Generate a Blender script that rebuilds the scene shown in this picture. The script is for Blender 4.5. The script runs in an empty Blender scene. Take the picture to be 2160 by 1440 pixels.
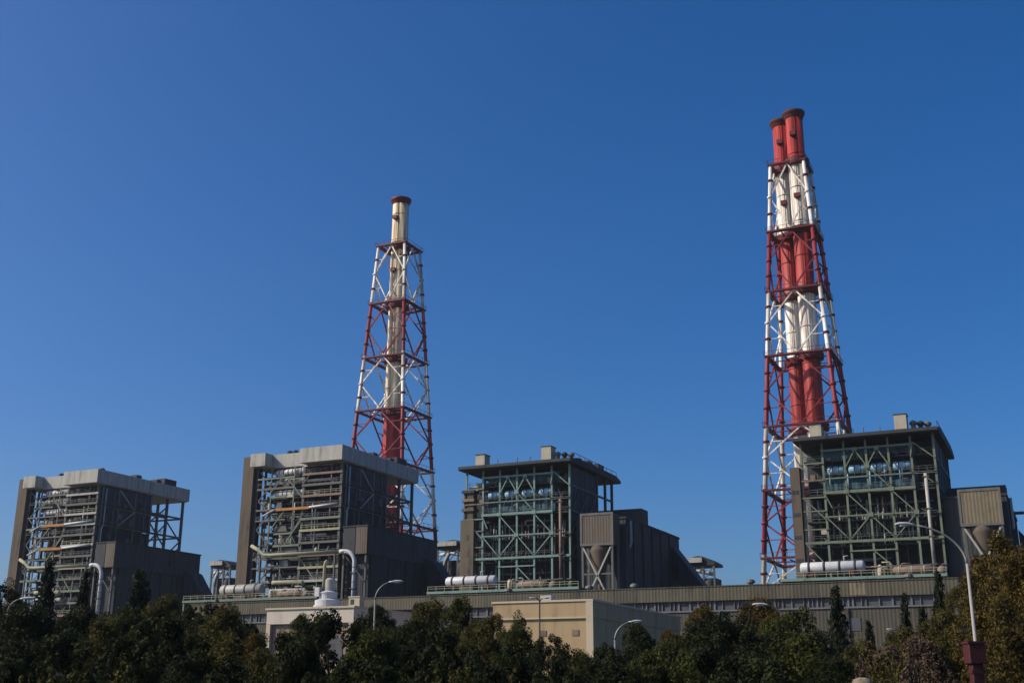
import bpy, math, random
import numpy as np
from mathutils import Vector, Matrix

# ------------------------------------------------------------------ camera, sky, sun, exposure
scene = bpy.context.scene
COL = scene.collection
FOC, PITCH, ROLL, YAW, CAMZ = 2450.0, math.radians(16.9), math.radians(.3), math.radians(-25.46), 5.0
FW = Vector((math.sin(YAW)*math.cos(PITCH), math.cos(YAW)*math.cos(PITCH), math.sin(PITCH)))
_r = Vector((math.cos(YAW), -math.sin(YAW), 0)); _u = _r.cross(FW)
RT = _r*math.cos(ROLL) + _u*math.sin(ROLL); UP = _u*math.cos(ROLL) - _r*math.sin(ROLL)
cd = bpy.data.cameras.new('camera'); cam = bpy.data.objects.new('camera', cd); COL.objects.link(cam)
cd.sensor_width = 36; cd.lens = FOC/2160*36; cd.clip_start = .5; cd.clip_end = 20000
cam.matrix_world = Matrix(((RT.x, UP.x, -FW.x, 0), (RT.y, UP.y, -FW.y, 0), (RT.z, UP.z, -FW.z, CAMZ), (0, 0, 0, 1)))
scene.camera = cam
scene.view_settings.view_transform = 'Standard'; scene.view_settings.look = 'None'
scene.view_settings.exposure = 0.0; scene.view_settings.gamma = 1
scene.view_settings.use_curve_mapping = False

SUN_EL = math.radians(36); SUN_AZ = math.radians(-122)
SUN = Vector((math.sin(SUN_AZ)*math.cos(SUN_EL), math.cos(SUN_AZ)*math.cos(SUN_EL), math.sin(SUN_EL)))
world = bpy.data.worlds.new('World'); scene.world = world; world.use_nodes = True
wn, wl = world.node_tree.nodes, world.node_tree.links
bg = wn['Background']; sky = wn.new('ShaderNodeTexSky'); sky.sky_type = 'NISHITA'; sky.sun_disc = False
sky.sun_elevation = SUN_EL; sky.sun_rotation = math.atan2(SUN.x, SUN.y)
sky.air_density = .85; sky.dust_density = 2.5; sky.ozone_density = 6.0; sky.altitude = 0
hs = wn.new('ShaderNodeHueSaturation'); hs.inputs['Saturation'].default_value = 1.30; hs.inputs['Hue'].default_value = .505
wl.new(sky.outputs[0], hs.inputs['Color']); wl.new(hs.outputs[0], bg.inputs[0]); bg.inputs[1].default_value = .125
sd = bpy.data.lights.new('sun', 'SUN'); sd.energy = 4.6; sd.angle = math.radians(.5); sd.color = (1, .90, .75)
sun = bpy.data.objects.new('sun', sd); COL.objects.link(sun)
sun.rotation_euler = SUN.to_track_quat('Z', 'Y').to_euler()

def P(px, py, Y):
    "the point of the vertical plane y = Y seen at a photograph pixel"
    d = FW + RT*((px-1080)/FOC) - UP*((py-720)/FOC)
    t = Y/d.y
    return Vector((0, 0, CAMZ)) + d*t
def PW(px, py, w):
    "the point w metres ahead of the viewpoint"
    return Vector((0, 0, CAMZ)) + (FW + RT*((px-1080)/FOC) - UP*((py-720)/FOC))*w

# ------------------------------------------------------------------ materials
def nodes_of(name):
    m = bpy.data.materials.new(name); m.use_nodes = True
    nt = m.node_tree
    return m, nt, nt.nodes, nt.links, nt.nodes['Principled BSDF']
def mat(name, col, rough=.7, var=.25, scale=.25, streak=0., rib=0., metal=0., stain=None, bump=.0):
    """weathered paint, concrete or sheet metal: blotches, rain streaks down the face and, for sheeting, ribs"""
    m, nt, N, L, B = nodes_of(name)
    B.inputs['Roughness'].default_value = rough; B.inputs['Metallic'].default_value = metal
    B.inputs['Specular IOR Level'].default_value = .3
    tc = N.new('ShaderNodeTexCoord')
    n1 = N.new('ShaderNodeTexNoise'); n1.inputs['Scale'].default_value = scale; n1.inputs['Detail'].default_value = 6
    n1.inputs['Roughness'].default_value = .65
    L.new(tc.outputs['Object'], n1.inputs['Vector'])
    mp = N.new('ShaderNodeMapping'); mp.inputs['Scale'].default_value = (1.1, 1.1, .09)
    L.new(tc.outputs['Object'], mp.inputs['Vector'])
    n2 = N.new('ShaderNodeTexNoise'); n2.inputs['Scale'].default_value = 1.0; n2.inputs['Detail'].default_value = 4
    L.new(mp.outputs[0], n2.inputs['Vector'])
    mx = N.new('ShaderNodeMath'); mx.operation = 'MULTIPLY_ADD'
    L.new(n2.outputs['Fac'], mx.inputs[0]); mx.inputs[1].default_value = streak
    sc = N.new('ShaderNodeMath'); sc.operation = 'MULTIPLY'; sc.inputs[1].default_value = 1-streak
    L.new(n1.outputs['Fac'], sc.inputs[0]); L.new(sc.outputs[0], mx.inputs[2])
    cr = N.new('ShaderNodeValToRGB')
    dark = stain or tuple(c*(1-var*1.6) for c in col)
    cr.color_ramp.elements[0].position = .33; cr.color_ramp.elements[0].color = (*[max(0, c) for c in dark], 1)
    cr.color_ramp.elements[1].position = .66; cr.color_ramp.elements[1].color = (*[min(1, c*(1+var*.5)) for c in col], 1)
    e = cr.color_ramp.elements.new(.47); e.color = (*col, 1)
    L.new(mx.outputs[0], cr.inputs[0]); L.new(cr.outputs[0], B.inputs['Base Color'])
    if rib or bump:
        b = N.new('ShaderNodeBump'); b.inputs['Strength'].default_value = .8
        if rib:
            sx = N.new('ShaderNodeSeparateXYZ'); L.new(tc.outputs['Object'], sx.inputs[0])
            ad = N.new('ShaderNodeMath'); ad.operation = 'ADD'; L.new(sx.outputs[0], ad.inputs[0]); L.new(sx.outputs[1], ad.inputs[1])
            ml = N.new('ShaderNodeMath'); ml.operation = 'MULTIPLY'; ml.inputs[1].default_value = 2*math.pi/rib
            sn = N.new('ShaderNodeMath'); sn.operation = 'SINE'
            L.new(ad.outputs[0], ml.inputs[0]); L.new(ml.outputs[0], sn.inputs[0]); L.new(sn.outputs[0], b.inputs['Height'])
            b.inputs['Distance'].default_value = rib*.035
        else:
            L.new(n1.outputs['Fac'], b.inputs['Height']); b.inputs['Distance'].default_value = bump
        L.new(b.outputs[0], B.inputs['Normal'])
    return m
def band_mat(name, edges, cols, rough=.55):
    """paint in horizontal bands: edges are heights (m), cols one more than edges, bottom up"""
    m, nt, N, L, B = nodes_of(name)
    B.inputs['Roughness'].default_value = rough; B.inputs['Specular IOR Level'].default_value = .3
    tc = N.new('ShaderNodeTexCoord'); sx = N.new('ShaderNodeSeparateXYZ'); L.new(tc.outputs['Object'], sx.inputs[0])
    dv = N.new('ShaderNodeMath'); dv.operation = 'DIVIDE'; dv.inputs[1].default_value = 250; L.new(sx.outputs[2], dv.inputs[0])
    cr = N.new('ShaderNodeValToRGB'); cr.color_ramp.interpolation = 'CONSTANT'
    cr.color_ramp.elements[0].position = 0; cr.color_ramp.elements[0].color = (*cols[0], 1)
    cr.color_ramp.elements.remove(cr.color_ramp.elements[1])
    for z, c in zip(edges, cols[1:]):
        e = cr.color_ramp.elements.new(z/250); e.color = (*c, 1)
    L.new(dv.outputs[0], cr.inputs[0])
    mp = N.new('ShaderNodeMapping'); mp.inputs['Scale'].default_value = (.9, .9, .06); L.new(tc.outputs['Object'], mp.inputs['Vector'])
    n = N.new('ShaderNodeTexNoise'); n.inputs['Scale'].default_value = 1; n.inputs['Detail'].default_value = 6; L.new(mp.outputs[0], n.inputs['Vector'])
    r2 = N.new('ShaderNodeValToRGB'); r2.color_ramp.elements[0].position = .36; r2.color_ramp.elements[0].color = (.42, .33, .27, 1)
    r2.color_ramp.elements[1].position = .60; r2.color_ramp.elements[1].color = (1, 1, 1, 1); L.new(n.outputs['Fac'], r2.inputs[0])
    mx = N.new('ShaderNodeMix'); mx.data_type = 'RGBA'; mx.blend_type = 'MULTIPLY'; mx.inputs[0].default_value = .95
    L.new(cr.outputs[0], mx.inputs[6]); L.new(r2.outputs[0], mx.inputs[7]); L.new(mx.outputs[2], B.inputs['Base Color'])
    return m
def leaf_mat(name, c1, c2, trans=.25):
    m, nt, N, L, B = nodes_of(name)
    tc = N.new('ShaderNodeTexCoord'); n = N.new('ShaderNodeTexNoise'); n.inputs['Scale'].default_value = 9; n.inputs['Detail'].default_value = 5
    L.new(tc.outputs['Object'], n.inputs['Vector'])
    oi = N.new('ShaderNodeObjectInfo')
    cr = N.new('ShaderNodeValToRGB'); cr.color_ramp.elements[0].position = .36; cr.color_ramp.elements[0].color = (*c1, 1)
    cr.color_ramp.elements[1].position = .64; cr.color_ramp.elements[1].color = (*c2, 1); L.new(n.outputs['Fac'], cr.inputs[0])
    L.new(cr.outputs[0], B.inputs['Base Color']); B.inputs['Roughness'].default_value = .75; B.inputs['Specular IOR Level'].default_value = .12
    tr = N.new('ShaderNodeBsdfTranslucent'); L.new(cr.outputs[0], tr.inputs['Color'])
    mx = N.new('ShaderNodeMixShader'); mx.inputs[0].default_value = trans
    L.new(B.outputs[0], mx.inputs[1]); L.new(tr.outputs[0], mx.inputs[2])
    L.new(mx.outputs[0], N['Material Output'].inputs['Surface'])
    return m

M = dict(
    roof_conc=mat('pale_concrete', (0.37, 0.355, 0.315), .85, .30, .35, .7),
    brown_conc=mat('brown_concrete', (0.11, 0.085, 0.062), .9, .3, .15, .6),
    tan_conc=mat('tan_concrete', (0.12, 0.1, 0.07), .9, .3, .2, .6),
    beige=mat('beige_render', (0.36, 0.262, 0.148), .9, .20, .4, .65, bump=.02),
    beige_trim=mat('beige_trim', (0.46, 0.385, 0.28), .85, .1, .3, .4),
    pale_wall=mat('pale_render', (0.5, 0.44, 0.37), .85, .12, .3, .5),
    pink_wall=mat('pinkish_render', (0.24, 0.18, 0.14), .9, .15, .3, .5),
    olive=mat('olive_sheet', (0.084, 0.075, 0.050), .7, .32, .22, .55, rib=.62),
    olive_dark=mat('olive_sheet_low', (0.066, 0.060, 0.043), .75, .35, .22, .55, rib=.62),
    louvre=mat('louvre_grey', (0.07, 0.072, 0.078), .6, .3, .8, .2),
    mullion=mat('mullion_grey', (0.13, 0.135, 0.14), .6, .2, .5, .2),
    clad=mat('dark_cladding', (0.034, 0.039, 0.045), .7, .55, .22, .6, rib=.9),
    clad_brown=mat('brown_cladding', (0.105, 0.085, 0.066), .75, .4, .3, .75, rib=.7, stain=(.10, .055, .03)),
    clad_olive=mat('olive_cladding', (0.165, 0.135, 0.085), .75, .35, .35, .5, rib=.7),
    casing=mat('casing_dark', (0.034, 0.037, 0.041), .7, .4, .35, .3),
    casing_blk=mat('casing_shade_black', (0.016, 0.016, 0.018), .7, .4, .35, .3),  # darker copy of casing_dark: shade inside the boilers put into its colour
    teal=mat('teal_panel', (0.028, 0.1, 0.135), .6, .4, .3, .3, rib=.9),
    steel_grey=mat('grey_steel', (0.1, 0.1, 0.092), .65, .3, .4, .3),
    steel_green=mat('green_steel', (0.12, 0.165, 0.13), .6, .3, .35, .3, stain=(.12, .13, .09)),
    steel_teal=mat('teal_steel', (0.15, 0.235, 0.205), .6, .3, .35, .3, stain=(.08, .14, .11)),
    steel_olive=mat('olive_steel', (0.14, 0.165, 0.115), .65, .3, .35, .3),
    deck=mat('floor_grating', (0.05, 0.05, 0.046), .8, .3, .5),
    orange=mat('rusty_orange_paint', (0.36, 0.17, 0.05), .7, .3, .6, .2),
    white=mat('white_lagging', (0.48, 0.485, 0.49), .45, .12, .5, .4),
    blue_white=mat('blue_white_lagging', (0.26, 0.45, 0.6), .5, .2, .5, .3),
    pipe=mat('pale_pipe', (0.34, 0.33, 0.3), .5, .3, .5, .3),
    pipe_dark=mat('dim_pipe', (0.12, 0.115, 0.105), .6, .3, .5, .3),
    pipe_yel=mat('cream_pipe', (0.3, 0.285, 0.18), .6, .25, .5, .3),
    brown_eq=mat('brown_lagging', (0.19, 0.13, 0.1), .65, .3, .5, .3),
    cream_eq=mat('cream_equipment', (0.38, 0.345, 0.26), .65, .2, .5, .3),
    dark=mat('dark_metal', (.03, .031, .033), .6, .3, .6),
    eave=mat('eave_brown', (0.036, 0.034, 0.03), .75, .3, .3),
    red_dark=mat('dark_red_steel', (0.115, 0.014, 0.018), .6, .35, .4, .2),
    black_rim=mat('sooty_rim', (0.085, 0.018, 0.016), .8, .3, .4),
    lamp_pole=mat('galvanised_pole', (0.18, 0.175, 0.155), .45, .2, 1.5, .4, metal=.3),
    lamp_white=mat('white_painted_pole', (0.3, 0.28, 0.265), .5, .15, 1.0, .4),
    lamp_head=mat('lamp_shell', (0.5, 0.5, 0.48), .4, .15, 2),
    lens=mat('lamp_lens', (.5, .5, .48), .2, .1, 2),
    maroon=mat('maroon_paint', (0.055, 0.012, 0.011), .6, .3, 1.2, .4),
    stone=mat('tan_stone', (0.22, 0.175, 0.12), .9, .25, 2.5, bump=.05),
    bark=mat('bark', (.07, .055, .04), .95, .4, 4, bump=.05),
    ground=mat('grass_ground', (.055, .06, .028), .95, .5, .08, bump=.2),
    yard=mat('yard_concrete', (.13, .125, .11), .9, .3, .1),
    asphalt=mat('road_asphalt', (.05, .05, .05), .9, .3, .3),
    grn_dark=leaf_mat('leaves_dark_green', (.008,.012,.004), (.034,.040,.012)),  # dark green leaves, deepened further to stand in for shade in the front rows
    grn=leaf_mat('leaves_green', (.020,.025,.006), (.075,.078,.017)),
    olive_leaf=leaf_mat('leaves_olive', (.032,.030,.008), (.105,.090,.022)),
    yel_leaf=leaf_mat('leaves_yellow_brown', (.034,.028,.007), (.13,.082,.016)),
    orange_leaf=leaf_mat('leaves_rusty', (.028,.024,.007), (.12,.082,.018)),
    pink_leaf=leaf_mat('leaves_pinkish_brown', (.05,.036,.024), (.14,.095,.062)),
    conifer=leaf_mat('needles_dark', (.009, .015, .008), (.030, .038, .018)),
)
M['grn_dark'].name = 'leaves_dark_green'

# ------------------------------------------------------------------ mesh helpers
class MB:
    def __init__(s): s.v = []; s.f = []
    def box(s, x0, x1, y0, y1, z0, z1):
        b = len(s.v)
        s.v += [(x0, y0, z0), (x1, y0, z0), (x1, y1, z0), (x0, y1, z0), (x0, y0, z1), (x1, y0, z1), (x1, y1, z1), (x0, y1, z1)]
        s.f += [tuple(b+i for i in q) for q in ((0, 3, 2, 1), (4, 5, 6, 7), (0, 1, 5, 4), (1, 2, 6, 5), (2, 3, 7, 6), (3, 0, 4, 7))]
        return s
    def prism(s, pts, axis, a0, a1):
        "extrude a 2-D outline along an axis: axis x takes (y,z), y takes (x,z), z takes (x,y)"
        b = len(s.v); n = len(pts)
        for a in (a0, a1):
            for (p, q) in pts:
                s.v.append({'x': (a, p, q), 'y': (p, a, q), 'z': (p, q, a)}[axis])
        s.f.append(tuple(b+i for i in range(n))); s.f.append(tuple(b+n+i for i in reversed(range(n))))
        for i in range(n):
            j = (i+1) % n; s.f.append((b+i, b+n+i, b+n+j, b+j))
        return s
    def tube(s, pts, r, n=8, cap=True):
        "a round bar along a path; r is a number or one radius per point"
        pts = [Vector(p) for p in pts]; k = len(pts)
        rs = r if isinstance(r, (list, tuple)) else [r]*k
        b = len(s.v); ref = None
        for i, p in enumerate(pts):
            t = (pts[min(i+1, k-1)] - pts[max(i-1, 0)]).normalized()
            if ref is None: ref = Vector((0, 0, 1)) if abs(t.z) < .9 else Vector((1, 0, 0))
            a = t.cross(ref).normalized(); c = a.cross(t)
            if len(pts) > 2: ref = c
            for j in range(n):
                w = 2*math.pi*(j+.5)/n
                s.v.append(tuple(p + (a*math.cos(w) + c*math.sin(w))*rs[i]))
        for i in range(k-1):
            for j in range(n):
                q = (j+1) % n; s.f.append((b+i*n+j, b+i*n+q, b+(i+1)*n+q, b+(i+1)*n+j))
        if cap:
            s.f.append(tuple(b+j for j in reversed(range(n)))); s.f.append(tuple(b+(k-1)*n+j for j in range(n)))
        return s
    def bar(s, p, q, w): return s.tube([p, q], w*.7071, 4)
    def lathe(s, cx, cy, prof, n=20, cap=True):
        b = len(s.v); k = len(prof)
        for r, z in prof:
            for j in range(n):
                w = 2*math.pi*j/n; s.v.append((cx+r*math.cos(w), cy+r*math.sin(w), z))
        for i in range(k-1):
            for j in range(n):
                q = (j+1) % n; s.f.append((b+i*n+j, b+i*n+q, b+(i+1)*n+q, b+(i+1)*n+j))
        if cap:
            s.f.append(tuple(b+j for j in reversed(range(n)))); s.f.append(tuple(b+(k-1)*n+j for j in range(n)))
        return s
    def build(s, name, m, parent=None, smooth=False, bevel=0):
        me = bpy.data.meshes.new(name); me.from_pydata([tuple(v) for v in s.v], [], s.f); me.update()
        me.materials.append(M[m] if isinstance(m, str) else m)
        if smooth:
            for p in me.polygons: p.use_smooth = len(p.vertices) == 4
        o = bpy.data.objects.new(name, me); COL.objects.link(o)
        if parent: o.parent = parent
        if bevel:
            bv = o.modifiers.new('bevel', 'BEVEL'); bv.width = bevel; bv.segments = 1
        return o
def tag(o, label=None, cat=None, group=None, kind=None):
    for k, v in (('label', label), ('category', cat), ('group', group), ('kind', kind)):
        if v: o[k] = v
    return o
def empty(name, loc, label, cat, group=None, rz=0):
    o = bpy.data.objects.new(name, None); COL.objects.link(o); o.location = loc; o.rotation_euler.z = rz
    o.empty_display_size = .5
    return tag(o, label, cat, group)
def arc(c, r, a0, a1, n, f):
    return [f(c, r, math.radians(a0+(a1-a0)*i/n)) for i in range(n+1)]
def railing(x0, x1, y, z, h=1.1, step=2.2, w=.09):
    b = MB()
    for k in (.55, 1): b.box(x0, x1, y, y+w, z+h*k-w/2, z+h*k+w/2)
    n = max(1, int((x1-x0)/step))
    for i in range(n+1):
        x = x0+(x1-x0-w)*i/n; b.box(x, x+w, y+.005, y+w-.005, z, z+h)
    return b

# ------------------------------------------------------------------ ground
g = MB()
g.v = [(-4000, -800, 0), (4000, -800, 0), (4000, 6000, 0), (-4000, 6000, 0)]; g.f = [(0, 1, 2, 3)]
tag(g.build('ground', 'ground'), kind='structure')
g = MB(); g.box(-330, 40, 130, 470, -.2, .006); tag(g.build('yard_paving', 'yard'), kind='structure')

# ------------------------------------------------------------------ turbine hall (long olive building)
hall = empty('turbine_hall', (-175, 205, 0), 'long low olive corrugated hall with a grey louvre strip, in front of the boilers', 'industrial hall')
HL = 158
MB().box(0, HL, 0, 47, 0, 19.45).build('wall', 'olive_dark', hall)
MB().box(.3, HL-.3, .35, 47, 19.45, 21.1).build('louvre_band', 'louvre', hall)
b = MB(); rnd = random.Random(4); x = .6
while x < HL-.6:
    w = rnd.choice((.12, .12, .2, .3)); b.box(x, x+w, .12, .346, 19.47, 21.08); x += rnd.choice((.75, .75, .75, 1.5, 2.1))
tag(b.build('louvre_mullion', 'mullion', hall), kind='stuff')
b = MB().box(-.2, HL+.2, -.3, 47.2, 21.1, 23.5); b.build('parapet', 'olive', hall)
MB().box(-.25, HL+.25, -.42, 47.3, 23.5, 23.68).build('coping', 'olive_dark', hall)
MB().box(-.1, HL+.1, -.22, -.003, 19.2, 19.45).build('sill', 'mullion', hall)
for x in range(8, int(HL), 22): MB().box(x, x+.35, -.36, -.02, 0, 19.15).build('downpipe', 'olive_dark', hall)

rnd = random.Random(9)
for i in range(16):
    x = rnd.uniform(60, HL-8); z0 = rnd.choice((21.3, 10, 12.5, 15)); MB().box(x, x+rnd.uniform(1.5, 5), (-.33 if z0 > 20 else -.03), (-.303 if z0 > 20 else -.003), z0, z0+2.1).build('patch_panel', rnd.choice(['olive_dark', 'olive', 'clad_olive']), hall)
for x in (70, 96, 118, 139): MB().box(x, x+3.2, -.12, -.003, 15.5, 17.6).build('wall_vent', 'louvre', hall)
for x in (75, 92, 101, 123, 150): MB().lathe(x, 4, [(.5, 23.69), (.5, 24.3), (.85, 24.35), (.7, 24.8), (.2, 25.0)], 12).build('roof_ventilator', 'pipe_dark', hall)

# ------------------------------------------------------------------ service deck with its tanks
def service_platform(x0, x1, label, m='steel_teal'):
    t = empty('service_platform', (x0, 238, 0), label, 'platform', 'service platforms on the hall roof')
    W = x1-x0
    MB().box(0, W, 0, 14, 26.9, 27.5).build('deck', 'deck', t)
    MB().box(-.1, W+.1, -.25, -.004, 27.0, 27.55).build('edge_beam', m, t)
    n = max(2, int(W/6))
    for i in range(n+1):
        x = W*i/n; MB().box(x-.2, x+.2, .2, .6, 23.69, 26.9).build('post', 'steel_green', t)
    railing(0, W, -.12, 27.56).build('railing', 'pipe_yel', t)
    return t
def horizontal_tank(cx, cy, cz, L, r, m, band, label, cat='tank', group=None, nb=5):
    t = empty('storage_tank', (cx, cy, cz-r-.6), label, cat, group)
    z = r+.6; pts = [(-L/2-.35, 0, z), (-L/2-.2, 0, z), (-L/2+.15, 0, z), (L/2-.15, 0, z), (L/2+.2, 0, z), (L/2+.35, 0, z)]
    MB().tube(pts, [r*.35, r*.8, r, r, r*.8, r*.35], 20).build('shell', m, t, True)
    for i in range(nb):
        x = -L/2+L*(i+.5)/nb; MB().tube([(x-.24, 0, z), (x+.24, 0, z)], r*1.03, 20).build('strap', band, t, True)
    for x in (-L*.33, L*.33): MB().prism([(-r*.9, 0), (r*.9, 0), (r*.85, z-.25), (-r*.85, z-.25)], 'x', x-.25, x+.25).build('saddle', 'red_dark', t)
    MB().tube([(L*.2, 0, z+r*.9), (L*.2, 0, z+r+.9), (L*.2+.8, 0, z+r+1.0)], .16, 8).build('vent_pipe', 'pipe', t, True)
    return t
def vessel_cluster(x, y, z, W, rnd, label, m1='brown_eq'):
    """heater with a saddle arch and a tangle of short pipes on a skid"""
    t = empty('feed_heater', (x, y, z), label, 'pressure vessel', 'feed heaters on the service platforms')
    MB().box(0, W, -.9, .9, 0, .35).build('skid', 'orange', t)
    MB().tube([(W*.28, 0, 1.3), (W*.32, 0, 1.3), (W*.8, 0, 1.3), (W*.84, 0, 1.3)], [.45, .8, .8, .45], 14).build('shell', m1, t, True)
    for i in range(3):
        q = W*(.38+.17*i); MB().tube([(q-.1, 0, 1.3), (q+.1, 0, 1.3)], .84, 14).build('strap', 'cream_eq', t, True)
    MB().lathe(W*.12, 0, [(.5, .35), (.55, .6), (.55, 2.1), (.3, 2.5), (.12, 2.6)], 14).build('upright_vessel', 'cream_eq', t, True)
    MB().lathe(W*.95, 0, [(.95, .35), (1.0, .9), (.8, 1.5), (.35, 1.9)], 14).build('domed_vessel', m1, t, True)
    for i in range(5):
        x0 = W*rnd.uniform(.1, .9); h = rnd.uniform(1.9, 3.0); dx = rnd.uniform(-2.4, 2.4)
        MB().tube([(x0, -.5, .35), (x0, -.5, h-.3), (x0+.3*(1 if dx > 0 else -1), -.5, h), (x0+dx, -.5, h)], .14, 8).build('pipe', rnd.choice(['pipe', 'brown_eq', 'pipe_yel']), t, True)
    return t

# ------------------------------------------------------------------ boiler houses with concrete roof (the two on the left)
def mesh_vents(x, y, z, parent):
    b = MB()
    for k in (0, 2.0):
        b.lathe(x+k, y, [(.35, z), (.35, z+.9), (.8, z+.95), (.85, z+1.4), (.5, z+1.75)], 12)
        b.box(x+k-.5, x+k+.5, y-.5, y+.5, z-.05, z+.25)
    return b.build('roof_fan', 'dark', parent)
def concrete_boiler(X0, seed, label, beams):
    rnd = random.Random(seed); W = 33.0
    t = empty('boiler_house', (X0, 260, 0), label, 'boiler house', 'boiler houses with pale concrete roof bands')
    MB().box(0, 3.6, -.6, 2.2, 0, 68.6).build('stair_wall', 'brown_conc', t)
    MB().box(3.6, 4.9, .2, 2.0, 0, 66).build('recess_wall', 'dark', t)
    r = MB().box(3.6, 33.4, 1.6, 38.6, 65.0, 68.8)
    r.box(3.7, 8.7, -2.4, 1.597, 65.3, 68.9); r.box(20.2, 33.9, -2.2, 1.597, 65.2, 69.2); r.box(33.403, 33.9, 1.597, 39, 65.2, 69.2)
    r.box(8.703, 20.197, 1.0, 1.597, 65.1, 68.9)
    roof = r.build('roof', 'roof_conc', t)
    mesh_vents(11.5, 5, 68.8, roof); mesh_vents(28, 3.4, 68.8, roof)
    for yy in (15, 24): MB().box(30.5, 33, yy, yy+2.2, 68.8, 70.3).build('roof_vent', 'dark', roof)
    MB().box(30, 33.2, 27.5, 33, 68.8, 71.2).build('roof_unit', 'casing', roof)
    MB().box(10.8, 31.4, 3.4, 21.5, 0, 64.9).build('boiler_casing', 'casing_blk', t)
    # structure
    for x in (20.4, 32.5): MB().box(x-.35, x+.35, 0, .8, 0, 64.6).build('column', 'steel_grey', t)
    for x in (5.6, 9.6, 14.2, 17.3, 26.4): MB().box(x-.25, x+.25, 2.3, 2.8, 0, 64.6).build('column', 'casing', t)
    for x, z0, z1 in ((9.6, 24, 65), (14.2, 30, 46.5), (17.3, 43, 65), (26.4, 24, 44), (29.4, 50, 65)): MB().box(x-.16, x+.16, -.1, .2, z0, z1).build('post', rnd.choice(['steel_grey', 'steel_olive', 'pipe_dark']), t)
    for (xa, za, xb, zb) in ((5.6, 31, 9.6, 36), (9.6, 25, 14.2, 31), (14.2, 25, 17.3, 31), (17.3, 46, 20.4, 51), (9.6, 58, 14.2, 63), (26.4, 24, 32.5, 31), (20.4, 24, 26.4, 31), (20.6, 60, 24, 64.3)):
        MB().bar((xa, -.15, za), (xb, -.15, zb), .22).build('brace', rnd.choice(['steel_grey', 'steel_olive', 'pipe_dark']), t)
    for x in (5.6, 9.6):
        for y in (9, 20, 37): MB().box(x-.3, x+.3, y, y+.6, 0, 65).build('column', 'steel_grey', t)
    for x, y in ((32.5, 12), (32.5, 22.5), (32.5, 30), (32.5, 37.4), (22, 37.4), (12, 37.4)):
        MB().box(x-.35, x+.35, y, y+.7, 0, 65).build('column', 'steel_grey', t)
    levels = [26.5, 30, 33.5, 37, 40.2, 43.6, 46.9, 50.0, 53.0, 56.2, 59.2, 62.2]
    for k, z in enumerate(levels):
        d = MB().box(5.2, 32.9, .803, 3.38, z, z+.3); d.box(5.2, 10.7, 3.383, 14, z, z+.3)
        fl = d.build('floor_deck', 'deck', t)
        xl = rnd.choice((5.0, 5.0, 9.4, 11.5)); xr = rnd.choice((20.0, 20.0, 17.5, 15.0)); zj = rnd.uniform(-.5, .5); MB().box(xl, xr, -.22, -.003, z-.1+zj, z+rnd.uniform(.2, .5)+zj).build('floor_beam', rnd.choice(['steel_grey', 'steel_grey', 'steel_olive', 'pipe_dark']), t); MB().box(20.1, 33.0, -.3, -.003, z-.2, z+.42).build('floor_beam', rnd.choice(['steel_grey', 'steel_olive', 'pipe', 'pipe_yel', 'brown_eq']), t)
        railing(20.4, 33.0, -.2, z+.46, step=1.6).build('railing', 'pipe_yel' if k % 3 == 0 else 'pipe_dark', fl)
        if k % 3 == 1: railing(5.2, 20.2, -.2, z+.46, step=2.0).build('railing', 'pipe_dark', fl)
        q = rnd.random()
        if q < .62:      # ducts, windboxes and lagged casings standing on the floor
            x0 = rnd.uniform(10.5, 16); x1 = x0+rnd.uniform(2, 6); h = rnd.uniform(1.2, 2.6)
            MB().prism([(x0, z+.31), (x1, z+.31), (x1-rnd.uniform(0, .8), z+.31+h), (x0+rnd.uniform(0, 1.2), z+.31+h)], 'y', .5, 2.2).build('windbox', rnd.choice(['pipe', 'pipe_dark', 'casing', 'steel_grey', 'cream_eq', 'brown_eq']), t)
        if q > .3:
            x0 = rnd.uniform(21, 26); MB().box(x0, x0+rnd.uniform(1.5, 5), 1.2, 3, z+.31, z+rnd.uniform(1.4, 2.8)).build('windbox', rnd.choice(['pipe_dark', 'casing', 'casing', 'steel_grey', 'brown_eq']), t)
        for yy in (22.9, 30):
            if k % 2 == 0: MB().box(32.2, 32.8, yy, yy+7, z, z+.5).build('rear_beam', 'steel_grey', t)
        if k % 2 == 0: MB().box(6, 32.2, 37.5, 38, z, z+.5).build('rear_beam', 'steel_grey', t)
    for i, (y0, z0, y1, z1) in enumerate([(23, 50, 30, 56.5), (30, 50, 23, 56.5), (30.5, 46, 37.5, 52), (23, 56.5, 30, 62), (30.5, 58, 37.5, 52), (30, 43.8, 37.5, 50)]):
        MB().bar((32.5, y0, z0), (32.5, y1, z1), .35).build('brace', 'steel_grey', t)
    # left bay and front bracing
    for i in range(9):
        z = 28+4.0*i; a, c = (5.6, 9.6) if i % 2 else (9.6, 5.6)
        MB().bar((a, -.05, z), (c, -.05, z+4.0), .28).build('brace', 'steel_grey', t)
        MB().bar((c, 9.3, z), (a, 9.3, z+4.0), .26).build('brace', 'steel_grey', t)
    for (xa, xb, z0, z1) in ((14.8, 20.4, 43, 50), (9.6, 14.8, 47, 53), (20.4, 14.8, 56, 62), (26.4, 20.4, 33, 40)):
        MB().bar((xa, -.1, z0), (xb, -.1, z1), .3).build('brace', 'steel_olive', t)
    # side wall sheeting (towards the right)
    MB().box(32.95, 33.15, 1.2, 22.4, 53.3, 64.6).build('side_panel', 'clad', t)
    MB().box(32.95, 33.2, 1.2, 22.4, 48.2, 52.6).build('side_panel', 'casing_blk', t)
    for z in (52.75, 58.4): MB().box(33.16, 33.45, .6, 30, z, z+.5).build('side_beam', 'steel_olive', t)
    for y in (1.2, 8, 15, 22): MB().box(33.16, 33.4, y, y+.45, 47.4, 64.5).build('side_post', 'steel_olive', t)
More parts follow.
